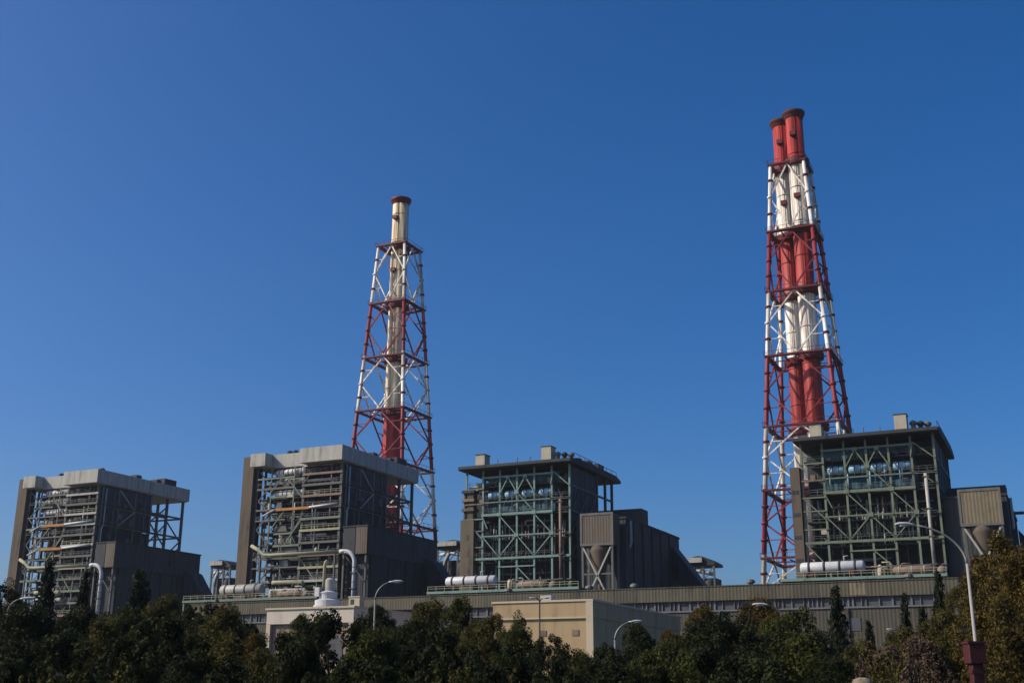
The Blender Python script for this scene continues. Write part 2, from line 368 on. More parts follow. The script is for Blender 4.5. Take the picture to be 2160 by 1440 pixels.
    for z in (53.3, 58.95):
        q = MB()
        for k in (.55, 1.1): q.box(33.75, 33.83, .6, 29.5, z+k-.05, z+k+.05)
        for y in np.arange(.6, 29.5, 2.4): q.box(33.755, 33.825, y, y+.09, z, z+1.1)
        q.build('side_railing', 'steel_grey', t); MB().box(33.46, 33.9, .6, 30, z-.15, z-.003).build('side_walkway', 'deck', t)
    for y, m in ((1.9, 'white'), (5.4, 'pipe_dark'), (18.5, 'pipe_dark')): MB().tube([(33.6, y, 40), (33.6, y, 52), (33.6, y+.6, 53), (33.6, y+.6, 64)], .2, 8).build('side_pipe', m, t, True)
    for i in range(10):
        y0 = rnd.uniform(1.5, 20); z0 = rnd.choice((54, 55.5, 59.2, 60.6, 49)); MB().box(33.22, 33.5, y0, y0+rnd.uniform(.8, 2), z0, z0+rnd.uniform(.8, 2)).build('side_louvre', rnd.choice(['casing', 'steel_grey', 'pipe_dark', 'casing_blk']), t)
    for (y0, z0, y1, z1) in ((8.2, 53.2, 15, 58.4), (15, 58.8, 8.4, 64.2)): MB().bar((33.4, y0, z0), (33.4, y1, z1), .34).build('brace', 'pipe', t)
    # pipework hung along the front
    for i in range(44):
        z = rnd.choice(levels)+rnd.uniform(.8, 2.9); x0 = rnd.uniform(7, 22); L = rnd.uniform(3, 11); y = rnd.uniform(.9, 3.0)
        x1 = min(x0+L, 32.2); rr = rnd.uniform(.16, .42); dz = rnd.choice((-1, 1, 1.6, -1.6))
        m = rnd.choice(['pipe', 'pipe', 'pipe_dark', 'pipe_yel', 'white', 'brown_eq'])
        MB().tube([(x0, y, z+dz), (x0, y, z+dz*.3), (x0+.15, y, z+dz*.1), (x0+.5, y, z), (x1, y, z)], rr, 8).build('pipe', m, t, True)
    for i in range(14):
        x0 = rnd.uniform(6, 31); z0 = rnd.choice(levels[:8]); h = rnd.uniform(4, 13)
        MB().tube([(x0, 1.1, z0), (x0, 1.1, min(z0+h, 64))], rnd.uniform(.13, .3), 8).build('pipe', rnd.choice(['pipe', 'pipe_dark', 'white']), t, True)
    for i in range(26):
        x0 = rnd.uniform(10.5, 30); z0 = rnd.choice(levels)+.32; s = rnd.uniform(.8, 2.2)
        q = MB().box(x0, x0+s, 1.2, 2.6, z0, z0+rnd.uniform(.9, 2.0)); q.box(x0+.1, x0+s*.5, 1.0, 1.197, z0+.3, z0+.8)
        q.build('equipment_box', rnd.choice(['cream_eq', 'pipe', 'pipe_dark', 'brown_eq', 'casing']), t)
    for z, m in ((57.7, 'white'), (61.0, 'pipe'), (63.6, 'white')):   # pale lagged headers near the top
        MB().tube([(10, 1.4, z), (11, 1.4, z), (20, 1.4, z), (21, 1.4, z)], [.4, .95, .95, .4], 12).build('header_drum', m, t, True)
        for x in np.arange(11.5, 20.5, 1.45): MB().tube([(x, 1.4, z), (x+.3, 1.4, z)], 1.0, 12).build('header_strap', 'pipe_dark', t, True)
    for i in range(40):      # boxes, trays and panels in the open left bay
        x0 = rnd.uniform(5.6, 9.4); z0 = rnd.uniform(24, 63); y0 = rnd.uniform(.9, 8.5)
        MB().box(x0, x0+rnd.uniform(.5, 2.6), y0, y0+rnd.uniform(.2, 1.6), z0, z0+rnd.uniform(.4, 2.2)).build('equipment_box', rnd.choice(['pipe_dark', 'casing', 'pipe', 'steel_grey', 'casing']), t)
    for i in range(46):      # small bore lines and hangers crossing the front at angles
        x0 = rnd.uniform(9, 31); z0 = rnd.uniform(25, 62); h = rnd.uniform(-3.2, 3.2); y0 = rnd.uniform(-.2, 2.8)
        MB().tube([(x0, y0, z0), (x0+rnd.uniform(-2.5, 2.5), y0, z0+h)], rnd.uniform(.07, .18), 6).build('hanger_rod', rnd.choice(['pipe', 'pipe_dark', 'steel_grey', 'steel_olive', 'casing']), t)
    for z in (29.2, 35.8, 44.8, 48.4, 54.9): MB().box(rnd.uniform(10, 14), rnd.uniform(22, 32), 2.2, 3.0, z, z+.35).build('cable_tray', rnd.choice(['pipe_dark', 'steel_grey']), t)
    for i in range(7):
        x0 = rnd.uniform(11, 29); z = rnd.choice(levels[:9])+1.6; q = MB()
        q.lathe(x0, 1.0, [(.2, z-1.1), (.55, z-.8), (.6, z+.5), (.2, z+.9)], 10); q.build('valve', rnd.choice(['cream_eq', 'pipe_yel', 'brown_eq']), t, True)
    for (xa, xb, z) in beams:
        MB().box(xa, xb, -.62, -.28, z-.35, z+.35).build('crane_beam', 'orange', t)
        MB().tube([(xb, -.45, z+.1), (32, -.45, z+.55)], .3, 8).build('pipe', 'white', t, True)
        MB().tube([(xa, -.45, z), (xa-1.6, -.45, z-.35), (xa-4.4, -.45, z-1.5)], .26, 8).build('pipe', 'pipe', t, True)
    # the fat pale pipe that bends down beside the annex
    pts = [(5.5, -1.6, 43.5), (8.0, -1.6, 42.2), (9.6, -1.6, 40.9), (12, -1.6, 40.7), (34.5, -1.6, 40.7)]
    MB().tube(pts, .5, 12).build('steam_main', 'pipe_yel', t, True)
    pts = [(34.3, -1.6, 40.7), (35.8, -1.6, 40.7)]+[(35.8+3.2*math.sin(a), -1.6, 37.5+3.2*math.cos(a)) for a in np.radians(np.linspace(0, 90, 9))]+[(39, -1.6, 23.7)]
    MB().tube(pts, .55, 14).build('steam_bend', 'white', t, True)
    for z in np.arange(25, 37.5, 1.9): MB().tube([(39, -1.6, z), (39, -1.6, z+.16)], .61, 14).build('lagging_band', 'pipe_dark', t, True)
    for z in (27, 31, 35): MB().box(38.2, 39.8, -2.4, -.8, z, z+.15).build('pipe_clamp', 'steel_grey', t)
    for x in (9, 33):
        q = MB().box(x-.2, x+.2, -2.2, -1.8, 23.7, 40.1); q.box(x-.2, x+.2, -2.2, -1.0, 40.1, 40.2); q.build('pipe_stand', 'steel_grey', t)
    for i, z in enumerate((33.4, 31.2)):
        MB().tube([(13, -1.2, z), (14, -1.2, z), (22.5+i, -1.2, z), (23+i, -1.2, z-.8)], .55, 10).build('duct_pipe', 'pipe' if i else 'pipe_yel', t, True)
    return t
def duct_house(X0, label):
    t = empty('duct_house', (X0, 260, 0), label, 'annex building', 'dark annexes beside the concrete boiler houses')
    MB().box(33.8, 40.9, 2.2, 37, 0, 40.0).build('lower_wall', 'clad', t)
    MB().box(33.6, 41.4, .6, 38, 40.0, 47.2).build('upper_wall', 'clad', t)
    MB().box(33.7, 37.6, .3, .597, 40.2, 47.0).build('front_panel', 'casing', t); MB().box(37.8, 41.3, .3, .597, 40.1, 47.1).build('front_panel', 'clad_brown', t)
    MB().box(33.4, 41.6, .2, 38.2, 47.2, 47.6).build('roof', 'eave', t)
    for y in (3, 12, 21, 30): MB().box(40.903, 41.2, y, y+.35, 0, 39.98).build('wall_post', 'casing', t)
    for z in (28, 34): MB().box(40.903, 41.05, 2.5, 36.8, z, z+.2).build('wall_rail', 'casing', t)
    q = MB().prism([(41.45, 35), (41.45, 42), (44, 41), (54, 27.5), (54, 23.7), (50.5, 23.7)], 'y', 31, 36.5); q.build('sloping_duct', 'clad', t)
    MB().bar((34.2, .5, 24), (34.2, .5, 40), .5).build('leg', 'steel_grey', t); MB().bar((40.8, .9, 24), (40.8, .9, 40), .5).build('leg', 'steel_grey', t)
    MB().bar((34.4, .7, 40), (40.7, .7, 33), .3).build('brace', 'steel_grey', t)
    return t
def fan_house(px, py, Y, s, label):
    """arched hood over a pale duct on a steel frame, behind the boilers; px, py is the crown of its hood"""
    c = P(px, py, Y); H = c.z
    t = empty('fan_duct', (c.x, Y, 0), label, 'duct', 'hooded ducts behind the boiler houses')
    top = [(-7*s+14*s*i/12, H-1.9+1.9*math.sin(math.pi*i/12)) for i in range(13)]
    MB().prism(top+[(7*s, H-2.7), (-7*s, H-2.7)], 'y', 0, 9).build('hood', 'dark', t)
    MB().box(-7.2*s, 2*s, -.8, -.003, H-1.9, H-.5).build('pale_gutter', 'roof_conc', t)
    MB().tube([(-6*s, 1, H-4.4), (-1*s, 1, H-4.0), (2.5*s, 1, H-4.6), (6*s, 1, H-5.2)], .6, 12).build('pale_duct', 'white', t, True)
    MB().tube([(-1.5*s, .4, H-4), (-3.2*s, .4, H-6.5), (-3.6*s, .4, H-9)], .6, 10).build('branch_duct', 'pipe', t, True)
    MB().lathe(4*s, 1.5, [(2.0*s, H-12), (2.4*s, H-11), (2.4*s, H-7.4), (1.2*s, H-6.4)], 16).build('fan_casing', 'casing', t, True)
    MB().box(-6.5*s, 6.5*s, 2, 8, 0, H-6.2).build('base_block', 'clad', t)
    for x in (-6.6*s, -2*s, 2*s, 6.6*s): MB().box(x-.25, x+.25, .2, .7, 0, H-2.7).build('post', 'steel_grey', t)
    for a, c in ((-6.6*s, -2*s), (2*s, 6.6*s), (-2*s, 2*s)): MB().bar((a, .4, H-7), (c, .4, H-2.8), .25).build('brace', 'steel_grey', t)
    return t

X2 = -207.0; X1 = -293.8
concrete_boiler(X1, 5, 'boiler house farthest left, pale roof band, two rusty orange beams across its open front', [(11.5, 21, 53.4), (11.5, 21, 46.3)])
concrete_boiler(X2, 11, 'boiler house with pale roof band standing before the single-flue chimney, one orange beam', [(12, 23, 53.1)])
duct_house(X1, 'dark sheeted annex with flat roof at right side of farthest left boiler house')
duct_house(X2, 'dark sheeted annex with flat roof beside the pipe bend, below the single-flue chimney')
fan_house(466, 1180, 330, .62, 'arched dark hood over pale duct between the two concrete-roofed boiler houses')
fan_house(955, 1138, 326, .85, 'arched dark hood over pale duct behind gap left of the teal middle boiler house')
service_platform(-206, -165, 'green edged service deck on hall roof before the chimney-side concrete boiler house', 'steel_green')
horizontal_tank(-191.5, 243, 30.2, 12.5, 1.35, 'pipe', 'casing', 'grey banded horizontal tank below the concrete boiler house with one orange beam', 'tank', 'banded tanks on the service platforms', 4)
vessel_cluster(-184, 243, 27.56, 13, random.Random(2), 'brown and cream heater vessels right of the grey banded tank')

# ------------------------------------------------------------------ steel boiler houses with overhanging roof (the two on the right)
def steel_boiler(X0, seed, label, fr, tower_w):
    rnd = random.Random(seed); W = 28.3; t = empty('boiler_house', (X0, 260, 0), label, 'boiler house', 'teal steel boiler houses with thin overhanging roofs')
    cols = [W*i/6 for i in range(7)]
    # roof
    r = MB().prism([(-2.4, 59.3), (32.5, 59.3), (32.5, 60.0), (29, 60.9), (2, 60.9), (-2.4, 60.1)], 'x', -1.2, W+1.5)
    roof = r.build('roof', 'eave', t)
    MB().box(-1.1, W+1.4, -2.62, -2.4, 59.5, 60.2).build('gutter', 'casing', roof)
    for (xa, xb, ya, h) in ((2.2, 4.8, .5, 2.6), (20.6, 23.2, .5, 3.2)):
        MB().box(xa, xb, ya, ya+3, 60.91, 60.91+h).build('roof_house', 'cream_eq', roof); MB().box(xa-.1, xb+.15, ya-.1, ya+3.2, 60.91+h, 61.1+h).build('roof_house_lid', 'eave', roof)
    for i, x in enumerate((24.4, 25.8, 27.2)):
        MB().lathe(x, 2.2+i, [(.5, 60.9), (.5, 61.9), (.8, 62), (.8, 62.5), (.3, 62.9)], 10).build('roof_fan', ('brown_eq', 'dark', 'pipe_dark')[i], roof)
    MB().box(26.5, 28.6, 12, 15, 60.9, 62.2).build('roof_fan', 'dark', roof); MB().box(26.5, 28.6, 19, 23, 60.7, 62.6).build('roof_fan', 'casing', roof)
    q = MB()
    for y in np.linspace(0, 30, 9):
        q.box(W+1.1, W+1.2, y, y+.1, 60.9, 61.9)
    q.box(W+1.1, W+1.2, 0, 30, 61.9, 62.0); q.build('roof_railing', 'dark', roof)
    for i in range(7):
        y0 = rnd.uniform(3, 28); MB().box(W-2.2, W-.2, y0, y0+rnd.uniform(.6, 1.6), 60.9, 60.9+rnd.uniform(.5, 1.3)).build('roof_box', rnd.choice(['dark', 'casing', 'pipe_dark']), roof)
    for x in (8.5, 14, 17.5): MB().tube([(x, .6, 60.9), (x, .6, 62)], .12, 8).build('roof_pipe', 'pipe_dark', roof)
    # columns
    for x in cols: MB().box(x-.23, x+.23, 0, .46, 0, 59.2).build('column', fr, t)
    for y in (10, 18, 24, 29):
        MB().box(W-.3, W+.3, y, y+.6, 0, 59.3).build('column', 'steel_grey', t); MB().box(-.3, .3, y, y+.6, 0, 59.3).build('column', 'steel_grey', t)
    for x in (8, 16, 22): MB().box(x-.3, x+.3, 29, 29.6, 0, 59.3).build('column', 'steel_grey', t)
    # casings
    MB().box(4.0, 24.0, 4.5, 17.5, 47.6, 58.6).build('upper_casing', 'teal', t); MB().box(24.003, 28.0, 4.9, 17.6, 47.6, 58.9).build('end_casing', 'casing_blk', t); MB().box(.3, 3.997, 4.9, 17.6, 47.6, 57).build('end_casing', 'casing', t)
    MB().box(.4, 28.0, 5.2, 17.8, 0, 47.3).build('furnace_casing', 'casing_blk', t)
    MB().box(4.2, 23.6, 2.2, 4.497, 48.3, 50.2).build('header_box', 'teal', t)
    for i in range(4):
        x0 = cols[1]+.6+i*(cols[2]-cols[1]); MB().tube([(x0-.2, 2.6, 53.2), (x0+.1, 2.6, 53.2), (x0+3.4, 2.6, 53.2), (x0+3.7, 2.6, 53.2)], [.6, 1.0, 1.0, .6], 16).build('steam_drum', 'blue_white', t, True)
        MB().tube([(x0+1.0, 2.6, 53.2), (x0+1.25, 2.6, 53.2)], 1.03, 16).build('drum_strap', 'teal', t, True); MB().tube([(x0+2.3, 2.6, 53.2), (x0+2.55, 2.6, 53.2)], 1.03, 16).build('drum_strap', 'teal', t, True)
    # horizontal beams: (z, x0 index, x1 index, depth of section, material)
    for z, a, c, h, m in ((57.3, 1, 5, .55, fr), (51.0, 1, 6, .4, 'steel_green'), (47.9, 1, 5, .75, fr), (42.6, 1, 5, .4, fr), (37.1, 0, 6, .7, fr), (35.0, 2, 4, .4, fr), (51.0, 5, 6, .55, 'pipe'), (42.3, 5, 6, .35, 'steel_grey'), (31.5, 0, 6, .35, 'steel_grey'), (54.6, 0, 1, .4, 'steel_olive'), (50.8, 0, 1, .4, 'brown_eq'), (47.0, 0, 1, .4, fr), (44, 0, 1, .35, 'steel_olive'), (40, 0, 1, .35, 'steel_olive')):
        MB().box(cols[a]-.3, cols[c]+.3, -.28, -.004, z-h*.38, z+h*.38).build('beam', m, t)
    for z in (55.0, 47.5, 41.5, 36.0):   # floors seen on end
        MB().box(.4, 27.9, .66, 4.4, z, z+.25).build('floor_deck', 'deck', t)
        railing(.4, 28.0, .7, z+.26, step=2.4, w=.08).build('railing', 'steel_green', t)
    # braces
    mid = lambda i: (cols[i]+cols[i+1])/2
    for (xa, za, xb, zb) in ((mid(2), 57.0, cols[3], 53.2), (mid(3), 57.0, cols[3], 53.2), (mid(2), 57.0, cols[2], 53.0), (mid(3), 57.0, cols[4], 53.0), (cols[3], 53.2, cols[4], 48.2),
                             (cols[2], 47.6, cols[3], 42.6), (cols[3], 42.6, cols[4], 37.4), (cols[4], 47.6, cols[5], 42.6), (cols[3], 42.6, cols[2], 37.4), (cols[1], 42.6, cols[2], 37.4), (cols[5], 42.4, cols[4], 37.4), (cols[1], 47.6, cols[1]+1.4, 44.5),
                             (cols[3], 35.0, cols[4]+.5, 30.0), (cols[0], 36.8, cols[1], 31.4), (cols[5]+.6, 57.6, cols[6], 54.0), (cols[5]+.5, 57.8, cols[5]-.2, 54.5), (cols[0], 47, cols[1], 42)):
        MB().bar((xa, -.1, za), (xb, -.1, zb), .24).build('brace', fr, t)
    for (xa, z) in ((mid(2), 57.1), (mid(3), 57.1), (cols[3], 53.2), (cols[3], 42.6), (cols[2], 47.9), (cols[4], 47.9), (cols[5], 42.6)):
        MB().box(xa-.55, xa+.55, -.4, -.285, z-.45, z+.45).build('gusset_plate', fr, t)
    # furnace tubes, pipes
    for i in range(52):
        x0 = 2+24*(i+rnd.random())/52; z0 = rnd.uniform(36.5, 40); z1 = rnd.uniform(42, 47)
        if i % 5 == 0: z0 = 29
        MB().tube([(x0, rnd.uniform(2, 4.6), z0), (x0, rnd.uniform(2, 4.6), z1)], rnd.uniform(.09, .24), 6).build('riser_tube', rnd.choice(['pipe', 'pipe', 'pipe_dark', 'steel_grey', 'brown_eq']), t, True)
    for i in range(16):
        x0 = rnd.uniform(1, 20); x1 = x0+rnd.uniform(2, 7); z = rnd.choice((31, 33, 39, 40.5, 44.5, 46, 50, 56))+rnd.uniform(-.6, .6)
        MB().tube([(x0, 3.2, z-1), (x0, 3.2, z-.2), (x0+.25, 3.2, z), (min(x1, 27), 3.2, z)], rnd.uniform(.12, .3), 8).build('pipe', rnd.choice(['pipe', 'pipe_dark', 'brown_eq', 'steel_green', 'steel_teal']), t, True)
    for i in range(8):
        x0 = rnd.uniform(4.5, 22); MB().box(x0, x0+rnd.uniform(.8, 1.8), 1.4, 3.0, 55.27, 55.27+rnd.uniform(.6, 1.4)).build('equipment_box', rnd.choice(['brown_eq', 'blue_white', 'casing', 'pipe']), t)
    for i in range(6):
        x0 = rnd.uniform(.8, 3.2); z = 38+rnd.uniform(0, 17); MB().box(x0, x0+1.3, .8, 2.6, z, z+1.2).build('equipment_box', rnd.choice(['brown_eq', 'pipe', 'casing', 'cream_eq']), t)
    MB().tube([(cols[5]+2.6, -.7, 50.6), (cols[5]+2.6, -.7, 29)], .38, 12).build('downcomer_pipe', 'pipe' if fr == 'steel_olive' else 'brown_eq', t, True)
    for z in (49.8, 43, 37.2, 31.4): MB().box(cols[5]+1.9, cols[5]+3.3, -1.2, -.3, z, z+.2).build('pipe_clamp', 'steel_grey', t)
    for i in range(34):
        x0 = rnd.uniform(.5, 27); z0 = rnd.uniform(30, 58); h = rnd.uniform(-3, 3); y0 = rnd.uniform(.6, 4)
        MB().tube([(x0, y0, z0), (x0+rnd.uniform(-1.6, 1.6), y0, z0+h)], rnd.uniform(.06, .15), 6).build('hanger_rod', rnd.choice(['pipe', 'pipe_dark', 'steel_grey', fr]), t)
    for z in (51.25, 37.4, 48.35): railing(cols[0 if z < 40 else 1], cols[6 if z > 50 else 5], -.45, z, step=1.6, w=.07).build('railing', 'steel_grey', t)
    for z in (52.2, 45.2, 40.2, 33.4): MB().box(rnd.uniform(1, 8), rnd.uniform(15, 27), 3.2, 4.1, z, z+.3).build('cable_tray', rnd.choice(['pipe_dark', 'steel_grey', 'brown_eq']), t)
    for i in range(12):
        x0 = rnd.uniform(4.5, 22); z0 = rnd.uniform(48.5, 50.4); MB().tube([(x0, 1.9, z0), (x0, 1.9, z0+3.6)], .14, 6).build('drum_pipe', rnd.choice(['blue_white', 'pipe', 'teal']), t, True)
    # right-hand side
    MB().box(W-.1, W+.12, .7, 17.5, 24, 58.9).build('side_wall', 'clad', t)
    for z in (54, 47.9, 42.6, 37.1, 31.5): MB().box(W+.13, W+.4, .5, 29, z-.25, z+.25).build('side_beam', 'steel_grey', t)
    for y0 in (.8, 6.3, 11.8):
        for z0, z1 in ((37.3, 42.4), (42.8, 47.7), (48.1, 53.8)): MB().bar((W+.32, y0, z0), (W+.32, y0+5.3, z1), .25).build('side_brace', 'steel_grey', t)
    # stair tower on the left corner
    if tower_w > 2:
        MB().box(-1.2, -1.2+tower_w, -.6, 2.5, 0, 47).build('stair_tower', 'tan_conc', t)
        q = MB().box(-.7, -1.7+tower_w, 0, 2.2, 47, 54.5)
        q.build('stair_core', 'brown_conc', t)
        for z in (49.2, 51.6, 53.8): MB().box(-1.1, -1.3+tower_w, -.5, 2.4, z, z+.7).build('stair_landing', rnd.choice(['brown_eq', 'casing', 'clad_brown']), t)
        for z in (30, 34, 38, 42): MB().box(.2, 1.2, -.66, -.603, z, z+1.2).build('stair_window', 'brown_conc', t)
    else:
        MB().box(-2.6, -.5, -.5, 3, 0, 54).build('stair_tower', 'brown_conc', t)
        for z in (33, 38, 43, 48): MB().box(-2.4, -.9, -.56, -.503, z, z+.8).build('stair_window', 'casing', t)
    return t
def coal_hopper(X0, m, label):
    t = empty('hopper', (X0, 256, 0), label, 'hopper', 'box hoppers on braced legs')
    MB().box(-4, 4, 0, 4.6, 38.6, 46.0).build('bin', m, t)
    q = MB()
    q.box(-4.15, 4.15, -.12, -.004, 38.5, 39.0); q.box(-4.15, 4.15, -.12, -.004, 45.6, 46.15); q.box(-4.15, -3.7, -.12, -.004, 39.0, 45.6); q.box(3.7, 4.15, -.12, -.004, 39.0, 45.6)
    q.build('bin_frame', 'pipe_dark', t)
    c = MB().lathe(-.2, 2.3, [(.55, 24), (.6, 29), (1.0, 31), (2.4, 37.2), (2.5, 38.58)], 16); c.build('chute', 'brown_conc', t, True)
    for x in (-3.7, 3.7):
        for y in (.3, 4.2): MB().box(x-.25, x+.25, y-.25, y+.25, 0, 38.58).build('leg', 'steel_grey', t)
    for a, c in ((-3.4, 3.4), (3.4, -3.4)): MB().bar((a, .05, 38), (c, .05, 25), .36).build('brace', 'pipe', t)
    for z in (31.8, 25.5): MB().box(-3.45, 3.45, .1, .4, z, z+.35).build('tie_beam', 'steel_grey', t)
    return t
def precipitator(X0, label):
    """dark sheeted block behind the hopper with a raised box, and a duct sloping down at its far end"""
    t = empty('precipitator', (X0, 262, 0), label, 'annex building', 'dark sheeted blocks behind the box hoppers')
    MB().box(-12.6, 0, 0, 42, 0, 45.3).build('wall', 'clad', t)
    MB().box(-12.65, .2, -.2, 42.2, 45.3, 45.8).build('roof', 'eave', t)
    MB().box(-12.5, -.4, 13, 18, 45.81, 49.6).build('raised_box', 'clad', t)
    for y in (5, 12, 19, 26, 33): MB().box(.003, .3, y, y+.35, 0, 45.2).build('wall_post', 'casing', t)
    for z in (30, 37): MB().box(.003, .15, .4, 41.6, z, z+.2).build('wall_rail', 'casing', t)
    MB().prism([(.35, 35.2), (.35, 41.5), (12.2, 26), (12.2, 20), (9, 20)], 'y', 35, 40.5).build('sloping_duct', 'clad', t)
    MB().prism([(.35, 41.52), (.35, 42.5), (12.8, 26.2), (12.25, 25.98)], 'y', 34.8, 40.7).build('duct_rim', 'dark', t)
    MB().tube([(.7, 2, 45), (.7, 2, 40), (.7, 1, 38.5)], .3, 8).build('side_pipe', 'pipe', t, True)
    MB().box(.303, 2.4, 22, 25, 44.6, 44.9).build('side_gallery', 'steel_grey', t)
    return t
X3 = -136.4; X4 = -51.8
steel_boiler(X3, 21, 'middle boiler house of teal steel, open front, pale stair tower at its left corner', 'steel_teal', 3.7)
steel_boiler(X4, 22, 'boiler house of olive green steel at the right, in front of the twin-flue chimney', 'steel_olive', 1.6)
coal_hopper(-99.6, 'clad_brown', 'rust streaked brown box hopper on braced legs right of the middle boiler house')
coal_hopper(-15.3, 'clad_olive', 'olive tan box hopper on braced legs at the right edge behind autumn tree')
precipitator(-94.6, 'dark sheeted block behind the rusty brown hopper, with duct sloping down right')
precipitator(-10.4, 'dark sheeted block mostly hidden behind the olive tan hopper at right edge')
fan_house(1472, 1172, 328, .68, 'arched dark hood over pale duct right of the sloping duct, against sky')
service_platform(-134.5, -97, 'teal edged service deck on hall roof before the middle boiler house')
service_platform(-53, -21.5, 'teal edged service deck on hall roof before the right-hand boiler house')
horizontal_tank(-125.8, 243, 30.1, 12.4, 1.15, 'white', 'casing', 'white banded horizontal tank at foot of the middle teal boiler house', 'tank', 'banded tanks on the service platforms', 4)
horizontal_tank(-43.6, 243, 30.0, 12.2, 1.15, 'white', 'casing', 'white banded horizontal tank at foot of the right-hand boiler house', 'tank', 'banded tanks on the service platforms', 4)
vessel_cluster(-117.5, 243, 27.56, 13, random.Random(6), 'brown heater vessels and pipes right of the middle white tank')
vessel_cluster(-36, 243, 27.56, 14, random.Random(8), 'cream and brown heater vessels on orange skid right of the rightmost white tank')

# ------------------------------------------------------------------ chimneys in lattice towers
RED = (.26, .018, .022); FRED = (.43, .045, .036); WHT = (.78, .76, .69); CRM = (.86, .72, .47)
def zpix(px, py, Y): return P(px, py, Y).z
def chimney(cx, cy, label, a_of, levels, flues, legmat, fluemat, extra_top):
    t = empty('chimney_tower', (cx, cy, 0), label, 'chimney')
    for sx in (-1, 1):
        for sy in (-1, 1):
            zt = levels[-1]
            lg = MB().tube([(sx*a_of(0), sy*a_of(0), 0), (sx*a_of(zt), sy*a_of(zt), zt)], [.78, .55], 10).build('leg', legmat, t, True)
            zs = [0]+[z for z in levels if z > 6]
            for za, zb in zip(zs[:-1], zs[1:]):
                for fr_ in (.25, .5, .75):
                    z = za+(zb-za)*fr_; q = (sx*a_of(z), sy*a_of(z)); rr = .78-.23*z/zt
                    MB().lathe(*q, [(rr+.05, z-.35), (rr+.32, z-.3), (rr+.32, z+.3), (rr+.05, z+.35)], 10).build('leg_collar', legmat if fr_ == .5 else 'red_dark', lg, True)
    for k, z in enumerate(levels):
        a = a_of(z)+.9
        if z < 6: continue
        q = MB()
        q.box(-a, a, -a, -a+1.5, z-.5, z); q.box(-a, a, a-1.5, a, z-.5, z); q.box(-a, -a+1.5, -a+1.503, a-1.503, z-.5, z); q.box(a-1.5, a, -a+1.503, a-1.503, z-.5, z)
        pf = q.build('gallery', 'red_dark', t)
        g2 = MB()
        for s in (-1, 1):
            g2.box(-a, a, s*a-.05, s*a+.05, z+1.1, z+1.2); g2.box(s*a-.05, s*a+.05, -a+.06, a-.06, z+1.1, z+1.2)
            for w in np.linspace(-a, a, 8):
                g2.box(w-.05, w+.05, s*a-.045, s*a+.045, z+.003, z+1.1); g2.box(s*a-.045, s*a+.045, w-.045, w+.045, z+.004, z+1.1)
        g2.build('gallery_railing', 'red_dark', pf)
        # tie beams from legs in to the flue
        q = MB(); aa = a_of(z)
        for s in (-1, 1):
            q.box(-aa, aa, s*aa*.42-.2, s*aa*.42+.2, z-.75, z-.503); q.box(s*aa*.42-.2, s*aa*.42+.2, -aa, aa, z-1.0, z-.753)
        q.build('tie_frame', 'red_dark', t)
    # diamond bracing on the four faces of every stage
    zz = [0]+[z for z in levels if z > 6] if levels[0] > 6 else levels
    for z0, z1 in zip(zz[:-1], zz[1:]):
        zm = (z0+z1)/2; a0, am, a1 = a_of(z0), a_of(zm), a_of(z1)
        for f in range(4):
            def pt(h, a, z):
                x, y = [(h, -a), (h, a), (-a, h), (a, h)][f]; return (x, y, z)
            q = MB()
            for s in (-1, 1):
                q.bar(pt(0, a0, z0), pt(s*am, am, zm), .42); q.bar(pt(s*am, am, zm), pt(0, a1, z1-.5), .42)
            qa, qz = a_of((z0+zm)/2), (z0+zm)/2
            for s in (-1, 1): q.bar(pt(s*qa, qa, qz), pt(s*am*.5, (a0+am)/2, qz), .22); 
            qa, qz = a_of((z1+zm)/2), (z1+zm)/2
            for s in (-1, 1): q.bar(pt(s*qa, qa, qz), pt(s*am*.5, (a1+am)/2, qz), .22)
            q.build('brace', legmat, t)
    for (fx, fy, r0, r1, zt) in flues:
        f = MB().lathe(fx, fy, [(r0, 0), (r0+(r1-r0)*.5, zt*.5), (r1, zt)], 28).build('flue', fluemat, t, True)
        MB().lathe(fx, fy, [(r1+.05, zt-2.2), (r1+.3, zt-1.9), (r1+.35, zt-1.0), (r1+.85, zt-.7), (r1+.9, zt+.1), (r1-.3, zt+.7)], 28).build('rim', extra_top, f, True)
        for z in np.arange(20, zt-6, 11.3): MB().lathe(fx, fy, [(r0+(r1-r0)*z/zt+.12, z), (r0+(r1-r0)*z/zt+.12, z+.35)], 28).build('stiffener_ring', fluemat, f, True)
        b = MB()
        for s in (-.25, .25): b.bar((fx+s, fy-r0-.25, 30), (fx+s, fy-r1-.25, zt-2), .09)
        b.build('ladder', 'red_dark', f)
        for z in levels:
            if z > 20: rr = r0+(r1-r0)*z/zt; MB().lathe(fx, fy, [(rr+.02, z-1.3), (rr+1.0, z-1.0), (rr+1.15, z-.2), (rr+1.15, z+.9), (rr+1.08, z+.9), (rr+1.05, z), (rr+.02, z)], 24).build('flue_gallery', 'red_dark', f)
        for z in (zt-9, zt-30):
            MB().box(fx-.9, fx+.9, fy-r1-1.3, fy-r1-.02, z, z+1.3).build('flue_landing', 'red_dark', f)
    return t
